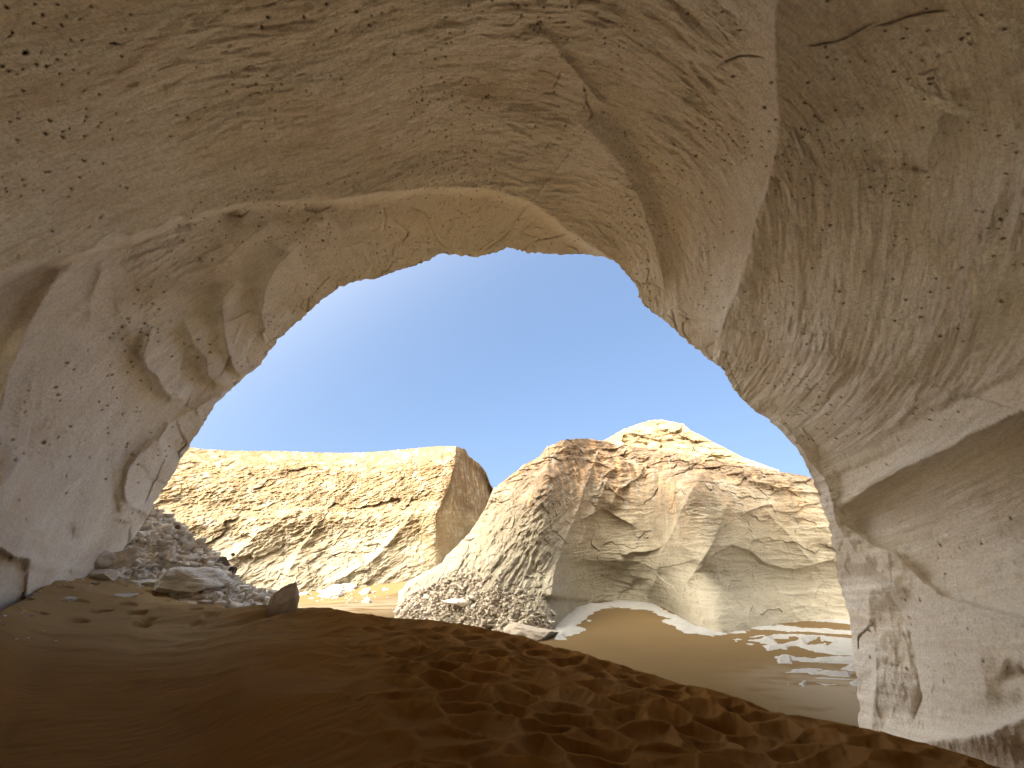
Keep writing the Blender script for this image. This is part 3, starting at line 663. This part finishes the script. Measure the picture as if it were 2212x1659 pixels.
# ------------------------------------------------------------------ white rock shelf showing through the sand
def build_shelf():
    def T(l): return [(1152+a*.372, 1207+b*.372) for a, b in l]
    polys = [[(100,330),(180,305),(200,312),(250,280),(330,252),(400,262),(480,236),(580,238),(660,253),(720,270),(700,300),(640,296),(560,290),(470,280),(400,290),(350,310),(310,345),(260,380),(250,390),(312,408),(240,440),(190,455),(190,478),(130,470),(100,400)],
             [(660,250),(720,276),(800,316),(880,345),(940,380),(1000,390),(1100,372),(1270,366),(1250,385),(1100,400),(1040,412),(1260,420),(1200,433),(1050,447),(960,440),(880,430),(835,410),(830,388),(765,372),(745,352),(800,350),(720,330),(700,310)],
             [(1260,350),(1350,328),(1500,322),(1700,330),(1900,345),(1900,380),(1700,372),(1560,360),(1450,348),(1380,362)],
             [(1255,400),(1300,386),(1450,383),(1580,400),(1700,405),(1900,420),(1900,443),(1700,434),(1600,422),(1500,420),(1350,414),(1262,412)],
             [(1380,356),(1450,362),(1460,372),(1400,374)],
             [(1235,472),(1330,462),(1400,442),(1550,440),(1700,452),(1900,466),(1900,564),(1750,560),(1650,545),(1560,520),(1480,500),(1475,524),(1430,524),(1370,536),(1330,512),(1400,500),(1290,484)],
             [(1410,575),(1440,562),(1480,562),(1520,574),(1640,580),(1900,566),(1900,604),(1750,612),(1640,602),(1500,594),(1500,612),(1430,612)],
             [(1600,671),(1700,652),(1800,655),(1860,665),(1830,690),(1700,680),(1620,680)], [(1790,640),(1870,600),(1920,610),(1920,650),(1850,655)],
             [(1150,471),(1180,464),(1215,471),(1180,479)], [(1242,494),(1270,490),(1302,496),(1270,505)], [(308,358),(325,354),(342,360),(322,368)], [(240,268),(262,256),(272,262),(262,276)], [(272,252),(285,246),(298,252),(284,258)],
             [(1640,725),(1720,733),(1795,733),(1700,742)], [(1830,725),(1900,700),(1920,745),(1860,745)], [(1260,452),(1330,446),(1345,452),(1290,458)], [(1470,735),(1485,728),(1488,740)], [(1545,730),(1580,712),(1590,722),(1565,748)]]
    holes = [[(1400,470),(1540,458),(1545,472),(1450,495),(1415,492)], [(1618,482),(1655,452),(1668,462),(1665,486),(1700,480),(1745,490),(1705,510),(1690,496),(1600,502),(1590,492)], [(1600,600),(1760,598),(1700,606)],
             [(200,300),(230,262),(300,232),(420,222),(640,232),(655,246),(560,236),(480,232),(400,252),(330,248),(260,268),(230,300),(222,318)]]
    px = np.linspace(520, 935, 620); py = np.linspace(590, 752, 330)
    PX, PY = np.meshgrid(px, py)
    D = rays(PX, PY); t = -CAMZ/D[..., 2]; P = D*t[..., None]; P[..., 2] = 0
    X, Y = P[..., 0], P[..., 1]
    wx = PX+3.5*fbm(X*1.1, Y*1.6, 0, 5, 801, 0.6); wy = PY+1.5*fbm(X*1.1, Y*1.6, 3, 5, 802, 0.6)
    sd = np.full(PX.shape, -99.0)
    for p in polys: sd = np.maximum(sd, poly_sd(wx, wy, T(p)))
    strk = (noise(X*0.35, PY*0.28+0.25*noise(X*0.8, PY*0.1, 0, 806), 0, 804)-0.33)*9      # thin extra streaks toward the pillar
    strk = strk-np.clip((1720-PX/K)/45, 0, 9)
    zone = np.minimum(PX/K-1400, np.minimum(PY/K-1328, 1475-PY/K))*K*0.5
    sd = np.maximum(sd, np.minimum(strk, zone))
    for p in holes: sd = np.minimum(sd, -poly_sd(wx, wy, T(p)))
    h = np.clip(sd*0.030, -0.25, 0.11)+0.02*fbm(X*3, Y*3, 0, 3, 803)*(sd > 0)
    # keep to the gently rolling floor
    flo = 0.05*fbm(X*0.25, Y*0.25, 0, 3, 31)+0.004*ridged(X*2.5, Y*5, 0, 2, 33)+0.01*ridged(X*1.2+Y*0.8, Y*3-X*1.4, 0, 2, 35)*np.exp(-((X-11)/5)**2-((Y-15)/3)**2)
    P[..., 2] = flo+h
    return grid_mesh('rock_shelf', P, M_SHELF, kind='structure', label='streaky white rock shelf showing through the orange sand at the foot of the right cliff', cat='rock shelf')
build_shelf()

# ------------------------------------------------------------------ left scree slope
sr = [(60,1180,17.5),(200,1120,17.5),(300,1090,17.5),(335,1098,17.3),(355,1112,17.0),(372,1122,16.8),(388,1140,16.5),(400,1160,16.2),(420,1178,16),(440,1195,15.7),(470,1212,15.2),(500,1237,14.6),(530,1262,14.2),(560,1272,13.8),(585,1285,13.5),(640,1335,13.2),(680,1400,13)]
sa, st_ = azel([c[0] for c in sr], [c[1] for c in sr]); srr = np.array([c[2] for c in sr]); srz = CAMZ+srr*st_
sn = [(60,1300,13.0),(170,1236,13.6),(270,1248,13.2),(340,1270,12.6),(430,1275,12.0),(480,1325,10.6),(520,1350,10.0),(600,1360,9.8),(680,1400,10)]
na, nt_ = azel([c[0] for c in sn], [c[1] for c in sn]); nrr = np.array([c[2] for c in sn]); nrz = CAMZ+nrr*nt_-0.10
def scree_h(AZ, Rr):
    r1 = np.interp(AZ, sa, srr); z1 = np.interp(AZ, sa, srz); r0 = np.interp(AZ, na, nrr); z0 = np.interp(AZ, na, nrz)
    q = (Rr-r0)/(r1-r0)
    near = z0+(z1-z0)*np.where(q < 0, q*1.0, q*0.9+0.1*q*q)
    x = Rr-r1; far = z1-0.62*(np.sqrt(np.maximum(x, 0)**2+0.15)-0.387)
    return np.where(x < 0, near, far)
def build_scree():
    az = np.linspace(sa[0], sa[-1], 520); r = np.linspace(9.2, 25, 620)
    AZ, Rr = np.meshgrid(az, r); X = Rr*np.sin(AZ); Y = Rr*np.cos(AZ)
    Z = scree_h(AZ, Rr)
    w1 = 0.3*fbm(X, Y, 0, 3, 902)
    f = 0.20*facets(X*0.9+w1, Y*0.9+w1, 903)+0.13*facets(X*2.2+w1, Y*2.2, 904)+0.07*facets(X*5, Y*5, 905)+0.035*facets(X*11, Y*11, 906)
    inn = sstep(0, 0.4, (AZ-sa[0])/0.1)*sstep(-0.3, 0.5, Rr-np.interp(AZ, na, nrr))
    Z = Z+f*inn
    return grid_mesh('scree_slope', np.stack([X, Y, Z], -1), M_SCREE, kind='structure', smooth=False, label='steep slope of broken pale rubble beside the left foot of the arch', cat='scree'), np.stack([X, Y, Z], -1)
scree, SPt = build_scree()

# ------------------------------------------------------------------ stones
import bmesh
def rock_mesh(name, seed, mat, sub=3, cuts=9, squash=(1, 1, 0.75), rough=0.05, cut=(0.55, 0.85), smooth=False):
    rg = random.Random(seed); bm = bmesh.new(); bmesh.ops.create_icosphere(bm, subdivisions=sub, radius=1.0)
    V = np.array([v.co[:] for v in bm.verts])
    for i in range(cuts):
        n = np.array([rg.gauss(0, 1) for _ in range(3)]); n /= np.linalg.norm(n)
        dd = rg.uniform(*cut); k = V@n-dd; V = V-np.maximum(k, 0)[:, None]*n
    V = V*(1+rough*fbm(V[:, 0]*2.2+seed, V[:, 1]*2.2, V[:, 2]*2.2, 3, seed))[:, None]*np.array(squash)
    V[:, 2] -= V[:, 2].min()*0.6
    for v, c in zip(bm.verts, V): v.co = c
    for f in bm.faces: f.smooth = smooth
    me = bpy.data.meshes.new(name); bm.to_mesh(me); bm.free(); me.materials.append(mat)
    return me
def bvh(o): 
    me = o.data; n = len(me.vertices); a = np.empty(n*3, np.float32); me.vertices.foreach_get('co', a)
    q = np.empty(len(me.loops), np.int32); me.loops.foreach_get('vertex_index', q)
    return BVHTree.FromPolygons(a.reshape(-1, 3).tolist(), q.reshape(-1, 4).tolist())
surf = [bvh(scree), bvh(dune), bvh(ground), bvh(rc_)]
def hit(x, y, which=(0, 1, 2, 3)):                # point of the ground or slope seen at a measured spot
    d = Vector(rays(x*K, y*K)).normalized(); best = None
    for i in which:
        h = surf[i].ray_cast(Vector((0, 0, CAMZ)), d, 200)
        if h[0] is not None and (best is None or h[3] < best[3]): best = h
    return best
proto = {}
zones = {}
def settle_labels():
    words = ['leftmost', 'second from left', 'third from left', 'fourth from left', 'fifth from left', 'sixth from left', 'seventh from left', 'eighth from left', 'ninth from left', 'tenth from left']
    for key, items in zones.items():
        size, noun, zone = key; items.sort(key=lambda t: t[0]); n = len(items)
        for i, (x, o) in enumerate(items):
            if n == 1: o['label'] = '%s %s %s' % (size, noun, zone)
            elif i < len(words) and i < n-1 or n <= 2 and i == 0: o['label'] = '%s %s %s, %s' % (size, noun, zone.replace(', nearer its top edge', ', upper edge').replace(', nearer the sand', ', sand side'), words[min(i, 9)])
            elif i == n-1: o['label'] = '%s %s %s, rightmost' % (size, noun, zone)
            else: o['label'] = '%s %s %s, well to the right' % (size, noun, zone)
def P_(kind, i):
    k = (kind, i)
    if k not in proto:
        mt, sub, sq, rough = {'white': (M_WHITE, 3, (1, .8, .62), .06), 'pale': (M_PALE, 3, (1, .8, .55), .07), 'flat': (M_WHITE_SHADE, 3, (1, .6, .25), .05),
                       'brown': (M_BROWN, 4, (1, .9, .9), .08), 'dark': (M_DARK, 4, (1, .85, .72), .05)}[kind]
        proto[k] = rock_mesh(kind+'_rock', 1000+i*37+sum(map(ord, kind)), mt, sub, 10, sq, rough)
    return proto[k]
rgs = random.Random(4)
def stone(x, y, wpx, kind, label, cat='rock', group=None, name='rock', i=None, tall=1.0, sink=0.2, rz=None, which=(0, 1, 2, 3), tilt=0.25):
    h = hit(x, y, which)
    if h is None: return None
    dist = (h[0]-Vector((0, 0, CAMZ))).length
    dax = h[0].y*CP+(h[0].z-CAMZ)*SP
    r = 0.5*wpx*K*dax/FPX
    o = bpy.data.objects.new(name, P_(kind, rgs.randrange(6) if i is None else i)); COL.objects.link(o)
    o.location = (h[0].x, h[0].y, h[0].z-r*sink)
    o.rotation_euler = (rgs.uniform(-tilt, tilt), rgs.uniform(-tilt, tilt), rgs.uniform(0, 6.28) if rz is None else rz)
    o.scale = (r, r, r*tall)
    tag(o, label if isinstance(label, str) else None, cat, group)
    if not isinstance(label, str):
        size = 'tiny' if wpx < 6 else 'small' if wpx < 10 else 'middling' if wpx < 15 else 'large'
        noun = {'white': 'white stone', 'pale': 'pale stone', 'flat': 'flat white stone', 'brown': 'brown stone', 'dark': 'dark stone'}[kind]
        zones.setdefault((size, noun, label(x, y)), []).append((x, o))
    return o
# big named ones
def own(name, label, x, y, wpx, mat, seed, squash, rot, cuts=12, cutr=(0.5, 0.82), sub=5, rough=0.08, which=(0, 1, 2, 3), sink=0.25, cat='boulder', dist=None):
    h = None; yy = y
    while h is None and yy < y+60: h = hit(x, yy, which); yy += 2
    p = h[0]
    if dist: 
        d = Vector(rays(x*K, y*K)); p = Vector((0, 0, CAMZ))+d*dist
    dax = p.y*CP+(p.z-CAMZ)*SP; r = 0.5*wpx*K*dax/FPX
    me = rock_mesh(name, seed, mat, sub, cuts, squash, rough, cutr)
    o = bpy.data.objects.new(name, me); COL.objects.link(o); o.location = (p.x, p.y, p.z-r*sink); o.rotation_euler = rot; o.scale = (r, r, r)
    tag(o, label, cat); return o
own('boulder', 'large dark brown pointed boulder at the lower right end of the rubble slope', 606, 1322, 66, M_BROWN, 51, (0.95, 0.9, 1.35), (0.1, 0.25, 0.4), 11, (0.55, 0.85), sink=0.15)
own('boulder', 'larger of two dark grey stones perched on the edge of the rubble slope', 478, 1222, 34, M_DARK, 12, (1, .8, .68), (0, .25, .3), 9, sink=0.05, which=(0,))
own('boulder', 'smaller of two dark grey stones perched on the edge of the rubble slope', 499, 1236, 22, M_DARK, 18, (1, .9, .8), (0, .3, 1.3), 9, sink=0.05, which=(0,))
own('boulder', 'rounded pale brown boulder tucked under the left wall of the arch', 205, 1216, 66, M_PALE, 23, (1.05, .8, .62), (0, 0, .2), 6, (0.75, 0.95), which=(0, 1), dist=7.9)
own('boulder', 'tilted slab-sided pale boulder leaning right of the rounded boulder under the arch wall', 262, 1212, 78, M_PALE, 31, (1.1, .7, .72), (0.1, -.35, .1), 9, (0.5, 0.8), which=(0, 1), dist=8.2)
own('boulder', 'flat triangular tan boulder half buried in sand before the two boulders by the wall', 215, 1242, 62, M_PALE, 37, (1.2, .8, .42), (0, .1, .5), 9, which=(0, 1), dist=7.7)
own('rock_outcrop', 'smooth white rock outcrop rising from the sand below the rubble slope', 402, 1266, 150, M_WHITE_SHADE, 41, (1.15, .8, .50), (0.05, .12, .25), 6, (0.55, 0.8), rough=0.18, cat='rock outcrop', which=(0, 1))
own('rock_outcrop', 'low white rock sheet at the sand edge left of the smooth white outcrop', 318, 1256, 84, M_WHITE_SHADE, 43, (1.2, .7, .22), (0, 0, .1), 6, (0.6, 0.9), rough=0.15, cat='rock outcrop', which=(0, 1))
own('rock', 'long flat white slab lying on the sand nearest the left', 248, 1284, 84, M_WHITE_SHADE, 47, (1.2, .38, .16), (0, -0.10, 0.25), 8, cat='rock', which=(1,))
own('rock', 'oval white slab on the sand left of the long flat slab', 138, 1296, 50, M_WHITE_SHADE, 53, (1.1, .5, .30), (0, -0.3, 0.3), 8, cat='rock', which=(1,))
# scattered stones on the left sand
G1 = 'small white stones scattered on the sand by the left wall'
for (x, y, wd) in [(172,1237,9),(181,1239,8),(192,1240,7),(168,1244,10),(178,1250,12),(150,1252,9),(140,1262,7),(125,1247,11),(133,1251,8),(144,1257,10),(128,1262,9),(116,1268,6),(96,1262,7),(88,1266,8),
                   (205,1258,12),(222,1250,10),(236,1256,14),(215,1264,9),(196,1266,12),(244,1246,18),(252,1238,12),(60,1284,12),(76,1282,14),(70,1292,9),(88,1276,8),(56,1295,7),(65,1330,18),(50,1320,9),(46,1324,7),
                   (8,1330,20),(4,1346,20),(80,1322,10),(18,1302,8),(180,1272,16),(300,1268,14),(402,1275,6),(425,1302,22),(436,1306,10),(402,1300,24),(380,1298,10),(150,1300,8),(160,1274,7),(34,1380,8),(60,1378,9),(95,1362,6),(120,1384,7)]:
    stone(x, y, wd, 'flat', (lambda x, y: 'on the sand close under the left wall' if y < 1259 else 'on the lower sand below the left wall' if x < 170 and y > 1300 else 'on the sand left of the oval slab' if x < 150 else 'on the sand before the pale boulders'), 'stone', G1, 'stone', tall=rgs.uniform(.6, 1.1), which=(1,))
# stones one can pick out on the scree
G2 = 'angular blocks standing out on the left rubble slope'
for k in range(64):
    x = rgs.uniform(300, 600); lo = np.interp(x, [300, 340, 430, 500, 600], [1190, 1150, 1195, 1240, 1300]); hi = np.interp(x, [300, 340, 430, 480, 600], [1240, 1262, 1262, 1325, 1332])
    y = rgs.uniform(lo, hi)
    stone(x, y, rgs.choice([5, 6, 7, 9, 12, 16, 20]), rgs.choice(['pale', 'pale', 'white', 'pale', 'flat']), (lambda x, y: ('high on the left rubble slope' if x < 380 else 'midway down the left rubble slope' if x < 470 else 'low on the left rubble slope')+(', nearer its top edge' if y < np.interp(x, [300, 430, 600], [1205, 1228, 1316]) else ', nearer the sand')), 'stone', G2, 'stone', which=(0,), tilt=.6, tall=rgs.uniform(.7, 1.3))
for (x, y, wd, kd, lb) in [(427,1150+40,22,'brown','reddish brown block in the upper middle of the left rubble slope'), (345,1122,26,'pale','long block below the top of the left rubble slope'),
                           (385,1142,16,'dark','dark block on the upper edge of the left rubble slope')]:
    stone(x, y, wd, kd, lb, 'stone', None, 'stone', i=1, which=(0,))
# valley blocks in the sun
own('boulder', 'cracked white boulder, widest in the pile at the foot of the far cliff', 710, 1288, 60, M_WHITE, 61, (1.0, .8, .62), (0, 0.15, 0.3), 10, which=(2,))
own('boulder', 'knobbly cream boulder behind the cracked white one in the far pile', 735, 1276, 66, M_WHITE, 67, (1.1, .8, .5), (0, 0, 1.0), 8, rough=0.2, which=(2,))
own('boulder', 'bright white block standing right of the far pile', 790, 1282, 24, M_WHITE, 71, (.9, .8, 1.0), (0, .2, .5), 9, which=(2,))
own('boulder', 'square white block just below the bright standing block', 794, 1302, 22, M_WHITE, 73, (.9, .8, .9), (0, 0, .2), 9, which=(2,))
own('boulder', 'lone pointed white block on pale sand between brown boulder and far pile', 658, 1284, 20, M_WHITE, 79, (1.2, .7, .6), (0, -.3, .2), 9, which=(2,))
own('boulder', 'small white block beside the right edge of the large brown boulder', 648, 1317, 12, M_WHITE, 83, (1, .7, .6), (0, 0, .2), 9, which=(2,))
own('boulder', 'white block at the foot of the far cliff, rightmost of the fallen blocks', 833, 1275, 14, M_WHITE, 89, (1, .8, .7), (0, 0, .6), 9, which=(2,))
G3 = 'small white fallen blocks around the far pile'
for k in range(70):
    x = rgs.gauss(742, 42); y = rgs.gauss(1286, 9)
    if not (645 < x < 840 and 1268 < y < 1306): continue
    stone(x, y, rgs.choice([3, 4, 5, 6, 8, 10]), 'white', (lambda x, y: 'left of the far pile' if x < 690 else 'right of the far pile' if x > 770 else 'in the far pile, at the back' if y < 1284 else 'in front of the far pile'), 'stone', G3, 'stone', which=(2,), tilt=.5, tall=rgs.uniform(.7, 1.2))
G4 = 'blocks on the rubble at the foot of the right cliff'
for k in range(56):
    x = rgs.uniform(845, 1200); y = rgs.uniform(np.interp(x, [845, 1000, 1200], [1315, 1255, 1310]), np.interp(x, [845, 1000, 1200], [1335, 1345, 1372]))
    stone(x, y, rgs.choice([4, 5, 6, 8, 10, 14, 18]), rgs.choice(['pale', 'white', 'pale']), (lambda x, y: ('at the left tip of the right rubble' if x < 930 else 'in the middle of the right rubble' if x < 1060 else 'at the right end of the right rubble')+(', low down' if y > 1318 else ', high up')), 'stone', G4, 'stone', which=(3, 2), tilt=.5)
own('boulder', 'rounded grey boulder at the right tip of the right rubble, beside the sand bay', 1155, 1372, 130, M_WARM, 97, (1.1, .8, .45), (0, .1, .3), 9, which=(3, 2))
own('boulder', 'long flat slab jutting from the rubble of the right cliff', 990, 1300, 60, M_PALE, 101, (1.2, .6, .35), (0, .1, .2), 9, which=(3,))
for (x, y, wd) in [(1258,1300,12),(1270,1296,14),(1262,1310,8),(1250,1318,8),(1285,1292,9),(1296,1293,7)]:
    stone(x, y, wd, 'white', (lambda x, y: 'in the sand bay below the right cliff'), 'stone', 'white boulders in the sand bay', 'stone', which=(2,))

# uncountable rubble: one object per slope
def rubble(name, pts, nrm_up, rs, mat, label, seed):
    rg = np.random.RandomState(seed)                 # angular blocks: jittered boxes with corners knocked off
    V0 = np.array([(x, y, z) for x in (-.75, .75) for y in (-.75, .75) for z in (-.75, .75)])
    F0 = np.array([(0,1,3),(0,3,2),(4,6,7),(4,7,5),(0,4,5),(0,5,1),(2,3,7),(2,7,6),(0,2,6),(0,6,4),(1,5,7),(1,7,3)])
    n = len(pts); nv = len(V0)
    V = V0[None]+rg.uniform(-.42, .42, (n, nv, 3))
    for i in range(1):
        nn = rg.normal(size=(n, 3)); nn /= np.linalg.norm(nn, axis=1)[:, None]; dd = rg.uniform(0.35, 0.8, (n, 1))
        k = np.einsum('nvc,nc->nv', V, nn)-dd; V -= np.maximum(k, 0)[..., None]*nn[:, None]
    V *= np.stack([np.ones(n), rg.uniform(.5, .9, n), rg.uniform(.3, .7, n)], -1)[:, None]
    a = rg.uniform(0, 6.28, n); c, s = np.cos(a), np.sin(a); x = V[..., 0]*c[:, None]-V[..., 1]*s[:, None]; y = V[..., 0]*s[:, None]+V[..., 1]*c[:, None]
    b = rg.uniform(-.5, .5, n); c, s = np.cos(b), np.sin(b); z = V[..., 2]; x2 = x*c[:, None]+z*s[:, None]; z2 = -x*s[:, None]+z*c[:, None]
    V = np.stack([x2, y, z2], -1)*rs[:, None, None]+pts[:, None]+np.array([0, 0, 0.15])*rs[:, None, None]
    F = (F0[None]+(np.arange(n)*nv)[:, None, None]).reshape(-1, 3)
    me = bpy.data.meshes.new(name); me.vertices.add(n*nv); me.vertices.foreach_set('co', V.reshape(-1).astype(np.float32))
    me.loops.add(len(F)*3); me.loops.foreach_set('vertex_index', F.reshape(-1).astype(np.int32)); me.polygons.add(len(F))
    me.polygons.foreach_set('loop_start', (np.arange(len(F))*3).astype(np.int32)); me.polygons.foreach_set('loop_total', np.full(len(F), 3, np.int32))
    me.update(calc_edges=True); me.materials.append(mat)
    o = bpy.data.objects.new(name, me); COL.objects.link(o); tag(o, label, 'rubble', None, 'stuff')
rg = np.random.RandomState(9)
sp = SPt.reshape(-1, 3); az_ = np.arctan2(sp[:, 0], sp[:, 1]); r_ = np.hypot(sp[:, 0], sp[:, 1])
okm = (r_ > np.interp(az_, na, nrr)-0.2) & (r_ < np.interp(az_, sa, srr)+3)
ids = rg.choice(np.nonzero(okm)[0], 9000, replace=False)
rubble('rubble', sp[ids], None, 0.026+0.20*rg.rand(9000)**7, M_PALE, 'loose broken stones covering the left rubble slope', 1)
rp = RP[:300].reshape(-1, 3); qx, qy = pix(rp); qx /= K; qy /= K
okm = (qx < 1215) & (qy+70*rg.rand(len(qx))**2 > 12+np.interp(qx, [830, 900, 1000, 1100, 1180, 1215], [1322, 1278, 1265, 1290, 1345, 1400])) & (rp[:, 2] > -0.2)
cand = np.nonzero(okm)[0]; ids = rg.choice(cand, min(5000, len(cand)), replace=False)
rubble('rubble', rp[ids], None, 0.05+0.16*rg.rand(len(ids))**4, M_WARM, 'loose stones on the low slope at the foot of the right cliff', 2)
settle_labels()
print('objects', len(bpy.data.objects))
